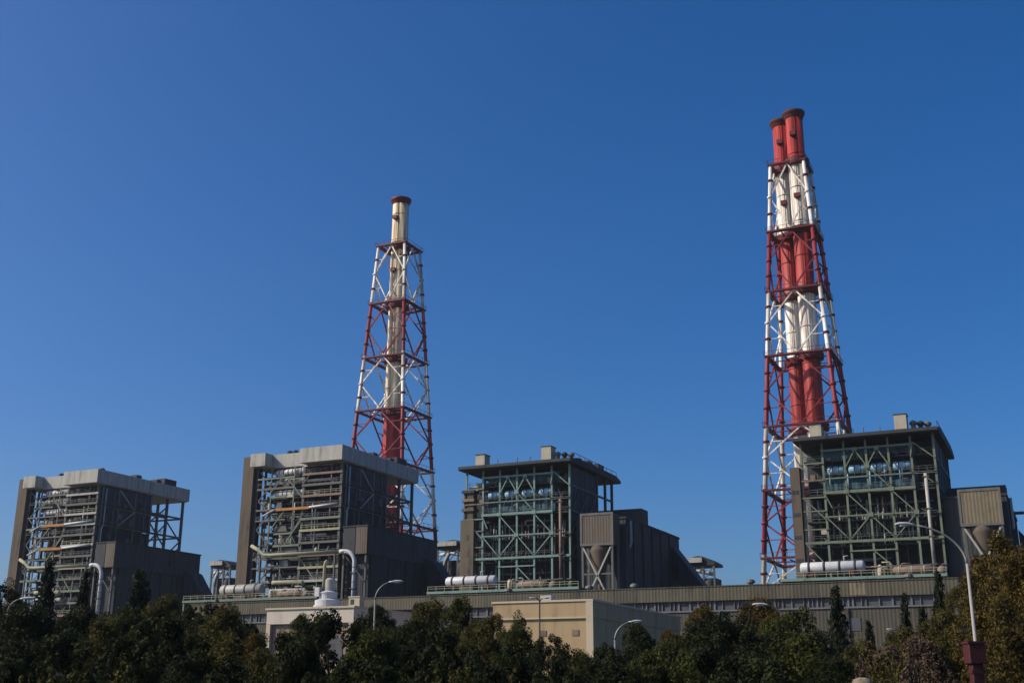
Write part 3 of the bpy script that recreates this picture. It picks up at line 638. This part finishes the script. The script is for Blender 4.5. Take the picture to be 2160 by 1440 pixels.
# single flue, cream and red
Y1 = 350; c1 = P(843, 512, Y1)
lv1 = [zpix(x, y, Y1-d) for x, y, d in ((822, 1100, 12), (826, 975, 11), (831, 857, 10), (835, 745, 8.5), (839, 632, 7), (843, 510, 6))]
dz = lv1[1]-lv1[0]; z0 = lv1[0]
pre = [z0-24] if z0-24 > 8 else []
lm1 = band_mat('single_tower_paint', [z0, lv1[1], lv1[2], lv1[3], lv1[4]], [RED, WHT, RED, WHT, RED, WHT])
fm1 = band_mat('single_flue_paint', [lv1[2]], [(.52, .045, .05), CRM])
a1f = lambda z: 5.6+(lv1[-1]-z)*.058
chimney(c1.x, Y1, 'slender chimney with one cream flue in red and white lattice, between the left boilers', a1f, pre+lv1, [(0, 0, 3.7, 3.05, zpix(848, 413, Y1-3.5))], lm1, fm1, 'red_dark')
# twin flues, red and white
Y2 = 340; c2 = P(1666, 340, Y2)
lv2 = [zpix(x, y, Y2-d) for x, y, d in ((1720, 1170, 13), (1713, 1025, 12), (1706, 890, 10.5), (1696, 740, 9.5), (1687, 603, 8.5), (1677, 477, 7.5), (1666, 335, 6.8))]
lm2 = band_mat('twin_tower_paint', lv2[:-1], [WHT, RED, WHT, RED, WHT, RED, WHT])
fm2 = band_mat('twin_flue_paint', lv2[2:], [WHT, FRED, WHT, FRED, WHT, FRED])
a2f = lambda z: 5.1+(lv2[-1]-z)*.060
zt2 = zpix(1672, 231, Y2-5.5)
chimney(c2.x, Y2, 'taller chimney of twin red and white flues in lattice behind right-hand boiler house', a2f, [lv2[0]-18]+lv2, [(2.6, -2.5, 2.75, 2.65, zt2), (-2.6, 2.5, 2.75, 2.65, zt2+.4)], lm2, fm2, 'black_rim')

# ------------------------------------------------------------------ low buildings in front of the hall
t = empty('pump_house', (-69, 140, 0), 'beige flat-roofed block with bare sunlit wall and shaded right side', 'building')
MB().box(0, 13.7, 0, 36.5, 0, 14.4).build('wall', 'beige', t)
MB().box(-.15, 13.85, -.15, 36.6, 14.4, 16.4).build('parapet', 'beige', t); MB().box(-.3, 14.0, -.3, 36.8, 16.4, 16.65).build('coping', 'beige_trim', t)
MB().box(13.0, 13.95, -.28, -.153, 0, 16.38).build('corner_pilaster', 'beige_trim', t)
MB().box(-.2, 13.0, -.26, -.153, 14.3, 14.5).build('string_course', 'beige_trim', t)
for x in (6.5, 11): MB().box(x, x+.9, -.09, -.003, 12.2, 12.9).build('vent_grille', 'brown_eq', t)
MB().box(3, 4.6, 8, 9.6, 16.66, 18.0).build('roof_unit', 'pipe', t)
for y in (5, 12, 19, 26): MB().box(13.703, 13.78, y, y+3, 6.5, 11).build('side_window', 'casing_blk', t); MB().box(13.703, 13.84, y-.2, y+3.2, 6.2, 6.45).build('side_sill', 'beige_trim', t)
t = empty('gate_office', (-105.6, 140, 0), 'low pale building with white fascia and corner post, below the white vent dome', 'building')
MB().box(.6, 14.2, .5, 30, 0, 14.5).build('wall', 'pink_wall', t)
MB().box(0, 14.8, 0, 30.6, 14.5, 16.5).build('fascia', 'pale_wall', t); MB().box(-.2, 15.0, -.2, 30.8, 16.5, 16.75).build('coping', 'beige_trim', t)
for x in (0, 14.0): MB().box(x, x+.7, .02, .498, 0, 14.48).build('corner_post', 'beige_trim', t)
for x in (2.5, 6.5, 10.5): MB().box(x, x+2.4, .42, .497, 9, 12.6).build('window', 'louvre', t); MB().box(x-.1, x+2.5, .34, .497, 8.7, 8.95).build('sill', 'beige_trim', t)
for y in (4, 11, 18, 25): MB().box(14.203, 14.3, y, y+3, 8, 12).build('side_window', 'casing_blk', t)
q = P(692, 1262, 146)
t = empty('vent_dome', (q.x, 146, 16.75), 'white stepped vent dome with a tall thin pipe on the pale low building', 'vent')
zz = q.z-16.75
MB().lathe(0, 0, [(1.95, 0), (1.95, .35), (2.08, .37), (2.08, .62), (1.9, .64), (1.9, 1.35), (1.35, 1.55)], 28).build('base_ring', 'white', t)
MB().lathe(0, 0, [(1.32, 1.552), (1.32, 2.3), (1.42, 2.32), (1.42, 2.5), (.9, 2.75)], 28).build('upper_ring', 'white', t)
MB().box(-1.4, -.6, -1.5, -.9, 1.9, 3.2).build('side_hatch', 'white', t)
MB().lathe(.25, 0, [(.8, 2.752), (.8, 4.3), (.5, 4.6)], 20).build('silencer', 'pipe', t)
MB().tube([(-.45, -.6, 2.6), (-.45, -.6, 6.5), (-.3, -.6, 6.9), (.0, -.6, 7.1)], .24, 10).build('vent_pipe', 'pipe_yel', t, True)
q = P(755, 1283, 143)
t = empty('roof_cabinet', (-91.8, 141.5, 16.75), 'small pale roof cabinet at right corner of the low pale building', 'cabinet')
MB().box(-.9, .9, 0, 1.2, 0, 1.3).build('body', 'cream_eq', t); MB().box(-.6, 0, -.03, -.003, .3, 1.0).build('door', 'dark', t); MB().box(-1, 1, -.1, 1.3, 1.3, 1.42).build('lid', 'pale_wall', t)

# ------------------------------------------------------------------ street lamps
def street_lamp(px, py, w, side, label, arm=1.3, r=.085, m='lamp_pole', rise=1.0, heads=1, hs=1.0):
    """px,py is the lamp head's middle seen from the viewpoint, w metres ahead"""
    h = PW(px, py, w); rx = Vector((RT.x, RT.y, 0)).normalized()
    ang = math.atan2(rx.y, rx.x)
    base = Vector((h.x, h.y, 0)) - rx*arm*side
    t = empty('street_lamp', base, label, 'street lamp', 'street lamps among the trees', ang)
    H = h.z
    MB().lathe(0, 0, [(r*2.6, 0), (r*2.6, .25), (r*1.5, .3), (r*1.35, 1.4), (r*1.05, 1.5), (r*.62, H-rise)], 12).build('pole', m, t, True)
    for s in ((side,) if heads == 1 else (1, -1)):
        pts = [(s*arm*math.sin(a)**1.2, 0, H-rise+rise*(1-math.cos(a))*.0+rise*math.sin(a)**.75*.93) for a in np.radians(np.linspace(0, 90, 10))]
        pts = [(s*arm*(1-math.cos(a)), 0, H-rise-.02+rise*math.sin(a)*.97) for a in np.radians(np.linspace(0, 78, 10))]
        MB().tube(pts, [r*.6-(r*.22)*i/9 for i in range(10)], 8).build('arm', m, t, True)
        ex, ez = pts[-1][0], pts[-1][2]
        q = MB(); L = .75*hs
        q.tube([(ex-s*.1, 0, ez), (ex+s*.1, 0, ez+.02), (ex+s*L*.4, 0, ez+.05), (ex+s*L*.8, 0, ez+.05), (ex+s*L, 0, ez+.03)], [.035*hs, .05*hs, .07*hs, .06*hs, .02*hs], 10)
        hd = q.build('lamp_head', 'lamp_head', t, True)
        MB().tube([(ex+s*L*.3, 0, ez-.025*hs), (ex+s*L*.75, 0, ez-.025*hs)], .045*hs, 8).build('lens', 'lens', hd, True)
    return t
street_lamp(1338, 1308, 62, 1, 'grey street lamp with arm curving right, before the shaded side of beige block', 1.05, .10, rise=1.0, hs=.9)
street_lamp(832, 1224, 66, 1, 'grey street lamp with white head curving right, before dark left annex', 1.05, .085, rise=1.05, hs=1.0)
street_lamp(1900, 1101, 46, -1, 'tall white street lamp whose long arm bends left across the right-hand boiler', 2.45, .085, 'lamp_white', 1.6, hs=1.0)
street_lamp(1612, 1273, 85, -1, 'street lamp head just above the yellow-brown trees before the louvre strip', 1.2, .09, rise=.9, hs=1.5)
street_lamp(52, 1260, 85, 1, 'white street lamp head at the foot of the farthest left boiler', 1.1, .09, rise=.9, hs=1.5)
street_lamp(1882, 1326, 80, -1, 'small street lamp head among the small conifers at right', .55, .06, rise=.5, hs=.7)
street_lamp(1148, 1260, 100, 1, 'dark double-headed street lamp in front of the beige block', .4, .10, 'dark', .4, 2, .8)
# ------------------------------------------------------------------ maroon pillar and stone
q = PW(2053, 1352, 40)
t = empty('sign_pillar', (q.x, q.y, 0), 'maroon painted pillar with wider head below the tall white lamp', 'pillar', rz=math.atan2(RT.y, RT.x))
MB().box(-.19, .19, -.19, .19, 0, q.z-.75).build('shaft', 'maroon', t, bevel=.02)
MB().box(-.29, .29, -.29, .29, q.z-.75, q.z-.08).build('head', 'maroon', t, bevel=.03); MB().box(-.32, .32, -.32, .32, q.z-.08, q.z).build('cap', 'maroon', t)
for z in (1.0, 1.7): MB().box(-.22, .22, -.22, .22, q.z-z-.06, q.z-z+.06).build('band', 'maroon', t)
q = PW(1818, 1428, 38)
b = MB(); rnd = random.Random(3)
prof = [(.33, 0), (.36, q.z*.5), (.38, q.z-.5), (.36, q.z-.2), (.27, q.z-.06), (.12, q.z)]
b.lathe(q.x, q.y, prof, 14); o = b.build('stone_marker', 'stone', None, True); tag(o, 'pale tan rounded stone marker among the shrubs at lower right', 'stone')

# ------------------------------------------------------------------ trees
def leaf_cloud(name, seed, kind):
    """crown for a tree one metre tall: leaf-sized quads in clumps"""
    r = np.random.default_rng(seed); C = []; Rr = []
    if kind == 'round':
        n = 95
        while len(C) < n:
            p = r.normal(size=3); p /= np.linalg.norm(p); p *= r.uniform(.35, 1)**.5
            lob = 1+.22*math.sin(3*math.atan2(p[1], p[0])+seed)+.15*math.sin(5*p[2]+seed*2)
            C.append((p[0]*.36*lob, p[1]*.36*lob, .64+p[2]*.33*(1+.12*math.sin(4*p[0]+seed)))); Rr.append(r.uniform(.05, .095))
        per, ls = 250, .0083
    elif kind == 'loose':
        for i in range(60):
            a = r.uniform(0, 6.283); h = r.uniform(.3, .97); w = .38*math.sin(math.pi*min(1, (h-.15)/.85*.85+.12))*r.uniform(.3, 1.1)
            C.append((w*math.cos(a), w*math.sin(a), h)); Rr.append(r.uniform(.05, .11))
        per, ls = 270, .0078
    elif kind == 'spiky':
        for i in range(60):
            a = r.uniform(0, 6.283); w = r.uniform(0, .4); h = r.uniform(.4, .8)
            for k in range(4):
                C.append((w*math.cos(a)*(1+.1*k), w*math.sin(a)*(1+.1*k), h+k*.055)); Rr.append(.045-.009*k)
        per, ls = 30, .010
    elif kind == 'conifer':
        for i in range(26):
            h = .12+.86*i/26; w = .22*(1-h)**.75+.012; m = max(3, int(11*(1-h)+3))
            for k in range(m):
                a = 2.4*i+6.283*k/m+r.uniform(-.3, .3); q = r.uniform(.75, 1.15)
                for s in (.35, .7, 1.0):
                    C.append((w*q*s*math.cos(a), w*q*s*math.sin(a), h-.05*s*(1-h)+r.uniform(-.012, .012))); Rr.append(.022+.02*(1-h))
        per, ls = 16, .0095
    C = np.array(C); Rr = np.array(Rr); k = len(C)
    idx = np.repeat(np.arange(k), per); n = len(idx)
    d = r.normal(size=(n, 3)); d /= np.linalg.norm(d, axis=1)[:, None]
    pos = C[idx]+d*(Rr[idx]*r.uniform(.2, 1, n)**.45)[:, None]
    nr = d*.55+r.normal(size=(n, 3))*.6+np.array([0, 0, .35]); nr /= np.linalg.norm(nr, axis=1)[:, None]
    ta = np.cross(nr, r.normal(size=(n, 3))); ta /= np.linalg.norm(ta, axis=1)[:, None]; tb = np.cross(nr, ta)
    s = ls*r.uniform(.6, 1.35, n)[:, None]
    V = np.stack([pos-ta*s*1.5, pos-tb*s*.8, pos+ta*s*1.5, pos+tb*s*.8], 1).reshape(-1, 3)
    me = bpy.data.meshes.new(name); me.vertices.add(4*n); me.vertices.foreach_set('co', V.astype(np.float32).ravel())
    me.loops.add(4*n); me.loops.foreach_set('vertex_index', np.arange(4*n, dtype=np.int32))
    me.polygons.add(n); me.polygons.foreach_set('loop_start', np.arange(0, 4*n, 4, dtype=np.int32)); me.polygons.foreach_set('loop_total', np.full(n, 4, np.int32))
    me.update(calc_edges=True); me.validate(); me.materials.append(M['grn'])
    # trunk and limbs
    b = MB(); rr = random.Random(seed)
    if kind == 'conifer': b.tube([(0, 0, 0), (.004, 0, .4), (0, .004, .96)], [.022, .014, .003], 8)
    else:
        b.tube([(0, 0, 0), (.01, .005, .2), (-.005, .01, .42), (.0, 0, .6)], [.034, .026, .02, .012], 9)
        for i in range(7):
            a = i*2.4+rr.random(); h = .26+.05*i; L = rr.uniform(.16, .28)
            b.tube([(0, 0, h), (L*.5*math.cos(a), L*.5*math.sin(a), h+.1), (L*math.cos(a), L*math.sin(a), h+.24)], [.014, .009, .004], 6)
    tm = bpy.data.meshes.new('trunk'); tm.from_pydata(b.v, [], b.f); tm.materials.append(M['bark'])
    return me, tm
PROTO = {}
for kd, seeds in (('round', (1, 2, 3, 4)), ('loose', (5, 6, 7)), ('spiky', (8, 9)), ('conifer', (10, 11))):
    PROTO[kd] = [leaf_cloud('crown', s, kd) for s in seeds]
trnd = random.Random(77); NT = 0
WID = dict(round=.82, loose=.8, spiky=.85, conifer=.4)
def tree(px, top, wpx, w, kind, m, label, group=None, name=None):
    global NT
    p = PW(px, top, w); H = p.z*1.02; width = wpx*w/FOC*(1.0 if kind == 'conifer' else 1.2)
    pr = PROTO[kind][NT % len(PROTO[kind])]; NT += 1
    nm = name or {'round': 'broadleaf_tree', 'loose': 'broadleaf_tree', 'spiky': 'shrub', 'conifer': 'conifer_tree'}[kind]
    t = empty(nm, (p.x, p.y, 0), label, 'shrub' if nm == 'shrub' else 'tree', group, trnd.uniform(0, 6.28))
    sx = width/WID[kind]
    c = bpy.data.objects.new('crown', pr[0]); COL.objects.link(c); c.parent = t
    sz = H if kind == 'conifer' else min(H*1.05, width*{'round': 1.05, 'loose': .95, 'spiky': 1.1}[kind]*trnd.uniform(.9, 1.15)/.66)
    c.scale = (sx, sx, sz); c.location.z = H - .975*sz
    c.material_slots[0].link = 'OBJECT'; c.material_slots[0].material = M[m]
    k = bpy.data.objects.new('trunk', pr[1]); COL.objects.link(k); k.parent = t
    k.scale = (sx, sx, H)
    return t
G = 'broadleaf trees in the foreground belt'; GC = 'dark conifers in the foreground belt'
TREES = [
 (505, 1300, 110, 88, 'round', 'grn', 'green tree directly left of pale building corner, behind the olive one', G),
 (430, 1290, 120, 92, 'round', 'grn_dark', 'dark tree below the left end of hall wall', G),
 (560, 1385, 150, 52, 'loose', 'olive_leaf', 'front olive tree under the pale building corner post', G),
 (860, 1318, 110, 76, 'round', 'grn_dark', 'dark tree right of the left-hand street lamp pole', G),
 (1010, 1335, 120, 66, 'loose', 'olive_leaf', 'olive tree in second row before the left end of beige block', G),
 (1275, 1375, 110, 62, 'round', 'grn_dark', 'dark tree between beige corner and grey lamp pole', G),
 (1440, 1345, 150, 78, 'round', 'grn', 'green tree at the far end of shaded wall, second row', G),
 (1820, 1372, 150, 66, 'loose', 'olive_leaf', 'olive tree behind the stone marker at hall wall foot', G),
 (1870, 1385, 190, 58, 'loose', 'pink_leaf', 'broad pinkish brown shrub behind the stone marker', None),
 (1950, 1368, 170, 54, 'loose', 'pink_leaf', 'pinkish brown shrub left of pillar, tallest of its kind', None),
 (1900, 1340, 120, 76, 'loose', 'olive_leaf', 'olive tree at foot of slim middle conifer', G),
 (1990, 1300, 110, 78, 'loose', 'olive_leaf', 'olive tree at the right end of hall wall', G),
 # left part
 (12, 1246, 110, 100, 'round', 'grn_dark', 'dark green tree at the left edge below farthest boiler', G),
 (105, 1190, 80, 112, 'conifer', 'conifer', 'dark conifer leftmost, rising against farthest left boiler house', GC),
 (182, 1208, 62, 112, 'conifer', 'conifer', 'narrow dark conifer against farthest left boiler, second from left', GC),
 (298, 1205, 105, 105, 'conifer', 'conifer', 'broad dark conifer before the farthest left annex', GC),
 (60, 1300, 200, 78, 'loose', 'grn_dark', 'dim green tree in lower left corner behind front row', G),
 (165, 1292, 150, 92, 'loose', 'grn_dark', 'dark loose tree at the foot of leftmost conifers', G),
 (245, 1285, 130, 96, 'round', 'grn', 'mid green rounded tree below the pipe bend of farthest boiler', G),
 (350, 1272, 120, 98, 'loose', 'olive_leaf', 'olive tree right of the broad dark conifer', G),
 (415, 1272, 120, 96, 'spiky', 'olive_leaf', 'grey olive spiky shrub below dark annex of farthest boiler', None),
 (470, 1300, 150, 84, 'loose', 'olive_leaf', 'olive yellow tree left of the pale low building', G),
 (530, 1350, 80, 70, 'loose', 'yel_leaf', 'yellowish tree at left corner post of the pale building', G),
 (110, 1345, 230, 58, 'round', 'grn_dark', 'large dark tree in the front row at far left', G),
 (225, 1330, 150, 62, 'loose', 'olive_leaf', 'olive tree in front row left of clipped round tree', G),
 (335, 1322, 215, 50, 'round', 'grn_dark', 'round dark tree with sunlit rim in front row, lower left', G),
 (470, 1350, 190, 56, 'loose', 'olive_leaf', 'brownish olive tree right of the round rim-lit tree', G),
 (20, 1385, 220, 44, 'round', 'grn_dark', 'near dark tree at the bottom left corner', G),
 (190, 1395, 200, 42, 'spiky', 'olive_leaf', 'near olive shrub at bottom left between two dark trees', None),
 (430, 1400, 240, 42, 'round', 'grn_dark', 'near dark tree at bottom edge under the brownish olive tree', G),
 # middle
 (705, 1292, 190, 66, 'round', 'grn_dark', 'broad dark tree before the pale low building', G),
 (632, 1308, 75, 74, 'loose', 'grn', 'green tree between pale building corner and broad dark tree', G),
 (797, 1285, 75, 84, 'loose', 'grn_dark', 'dark tree beside the left-hand street lamp pole', G),
 (905, 1288, 160, 90, 'loose', 'olive_leaf', 'olive tree in the gap left of the beige block', G),
 (965, 1278, 120, 88, 'loose', 'grn', 'taller green tree just left of the beige block', G),
 (1030, 1305, 95, 82, 'round', 'olive_leaf', 'olive green tree overlapping left edge of beige block', G),
 (1085, 1312, 95, 80, 'round', 'grn', 'green tree before the beige wall left of double lamp', G),
 (1160, 1352, 90, 76, 'round', 'grn_dark', 'dark tree below the double lamp before beige wall', G),
 (1228, 1384, 120, 66, 'loose', 'olive_leaf', 'olive tree at the right foot of the sunlit beige wall', G),
 (630, 1375, 180, 46, 'loose', 'grn_dark', 'near dark tree at bottom edge under the pale building', G),
 (790, 1355, 190, 54, 'loose', 'grn', 'front green tree under the left-hand street lamp', G),
 (915, 1345, 190, 58, 'round', 'grn_dark', 'front dark tree under the gap left of beige block', G),
 (1050, 1368, 190, 52, 'round', 'grn_dark', 'front dark tree centred below the beige block', G),
 (970, 1410, 200, 42, 'spiky', 'olive_leaf', 'near olive shrub at bottom edge, centre left', None),
 (1190, 1408, 170, 44, 'round', 'grn_dark', 'near dark tree at the bottom left of the grey lamp pole', G),
 (770, 1420, 240, 40, 'round', 'grn_dark', 'near dark tree low at bottom edge, left of centre', G),
 # right of centre
 (1350, 1335, 140, 80, 'loose', 'grn_dark', 'dark tree before shaded side wall behind grey lamp', G),
 (1415, 1340, 100, 86, 'loose', 'yel_leaf', 'rust yellow tree at far end of the shaded side wall', G),
 (1480, 1295, 120, 98, 'loose', 'yel_leaf', 'yellow brown tree below the louvre strip, left one', G),
 (1600, 1280, 150, 100, 'loose', 'yel_leaf', 'yellow brown tree below the louvre strip, under lamp head', G),
 (1545, 1296, 210, 76, 'round', 'grn_dark', 'broad dark tree between the two yellow brown trees', G),
 (1655, 1300, 150, 82, 'round', 'grn', 'green rounded tree left of the leaning dark conifer', G),
 (1718, 1345, 95, 78, 'loose', 'grn_dark', 'dark tree at foot of the tallest right conifer', G),
 (1400, 1385, 180, 50, 'round', 'grn', 'front green tree just right of grey lamp pole', G),
 (1520, 1360, 230, 54, 'round', 'grn_dark', 'front dark tree below yellow brown left tree', G),
 (1680, 1362, 230, 54, 'loose', 'grn', 'front green tree below rounded green tree', G),
 (1310, 1415, 200, 42, 'loose', 'grn_dark', 'near dark tree around foot of grey lamp pole', G),
 (1610, 1410, 260, 42, 'round', 'grn_dark', 'near dark tree at bottom edge, right of centre', G),
 (1765, 1400, 130, 48, 'loose', 'grn_dark', 'front dark tree left of the pale stone marker', G),
 (1762, 1240, 78, 92, 'conifer', 'conifer', 'tallest dark conifer before hall wall at right', GC),
 (1832, 1312, 52, 88, 'conifer', 'conifer', 'short dark conifer, lowest of the row before hall wall', GC),
 (1906, 1255, 48, 96, 'conifer', 'conifer', 'slim dark conifer in middle of row before hall wall', GC),
 (1944, 1283, 62, 90, 'conifer', 'conifer', 'small bushy conifer right of slim middle one', GC),
 (1977, 1208, 60, 98, 'conifer', 'conifer', 'dark conifer at right end of hall beside tall white lamp', GC),
 (1890, 1352, 150, 60, 'spiky', 'pink_leaf', 'pinkish brown bare-looking shrub below the small conifers', None),
 (1960, 1330, 130, 66, 'loose', 'olive_leaf', 'olive tree between pinkish shrub and tall white lamp', G),
 (1850, 1375, 140, 50, 'spiky', 'olive_leaf', 'olive brown shrub above the pale stone marker', None),
 (1930, 1398, 190, 44, 'spiky', 'pink_leaf', 'near pinkish brown shrub left of maroon pillar', None),
 (2022, 1245, 75, 86, 'loose', 'olive_leaf', 'olive yellow tree directly behind the tall white lamp pole', G),
 (2115, 1150, 175, 66, 'round', 'orange_leaf', 'tall rusty autumn tree at the right edge before hopper', G),
 (2150, 1190, 160, 60, 'loose', 'yel_leaf', 'yellow brown tree cut by the right edge of picture', G),
 (2090, 1270, 190, 54, 'loose', 'orange_leaf', 'rusty tree beside the head of maroon pillar', G),
 (2130, 1350, 190, 44, 'loose', 'orange_leaf', 'near rusty tree in the bottom right corner', G),
 (2000, 1345, 120, 56, 'loose', 'olive_leaf', 'olive brown tree left of the maroon pillar', G),
]
for a in TREES: tree(*a)

# ------------------------------------------------------------------ thin air haze over the whole site
hz = MB().box(-480, 120, -20, 520, -1, 230).build('haze', 'ground')
m = bpy.data.materials.new('haze_air'); m.use_nodes = True; nt = m.node_tree
nt.nodes.remove(nt.nodes['Principled BSDF']); v = nt.nodes.new('ShaderNodeVolumePrincipled')
v.inputs['Color'].default_value = (.80, .88, 1, 1); v.inputs['Density'].default_value = .00006; v.inputs['Anisotropy'].default_value = .1
nt.links.new(v.outputs[0], nt.nodes['Material Output'].inputs['Volume'])
hz.data.materials[0] = m; tag(hz, kind='stuff')
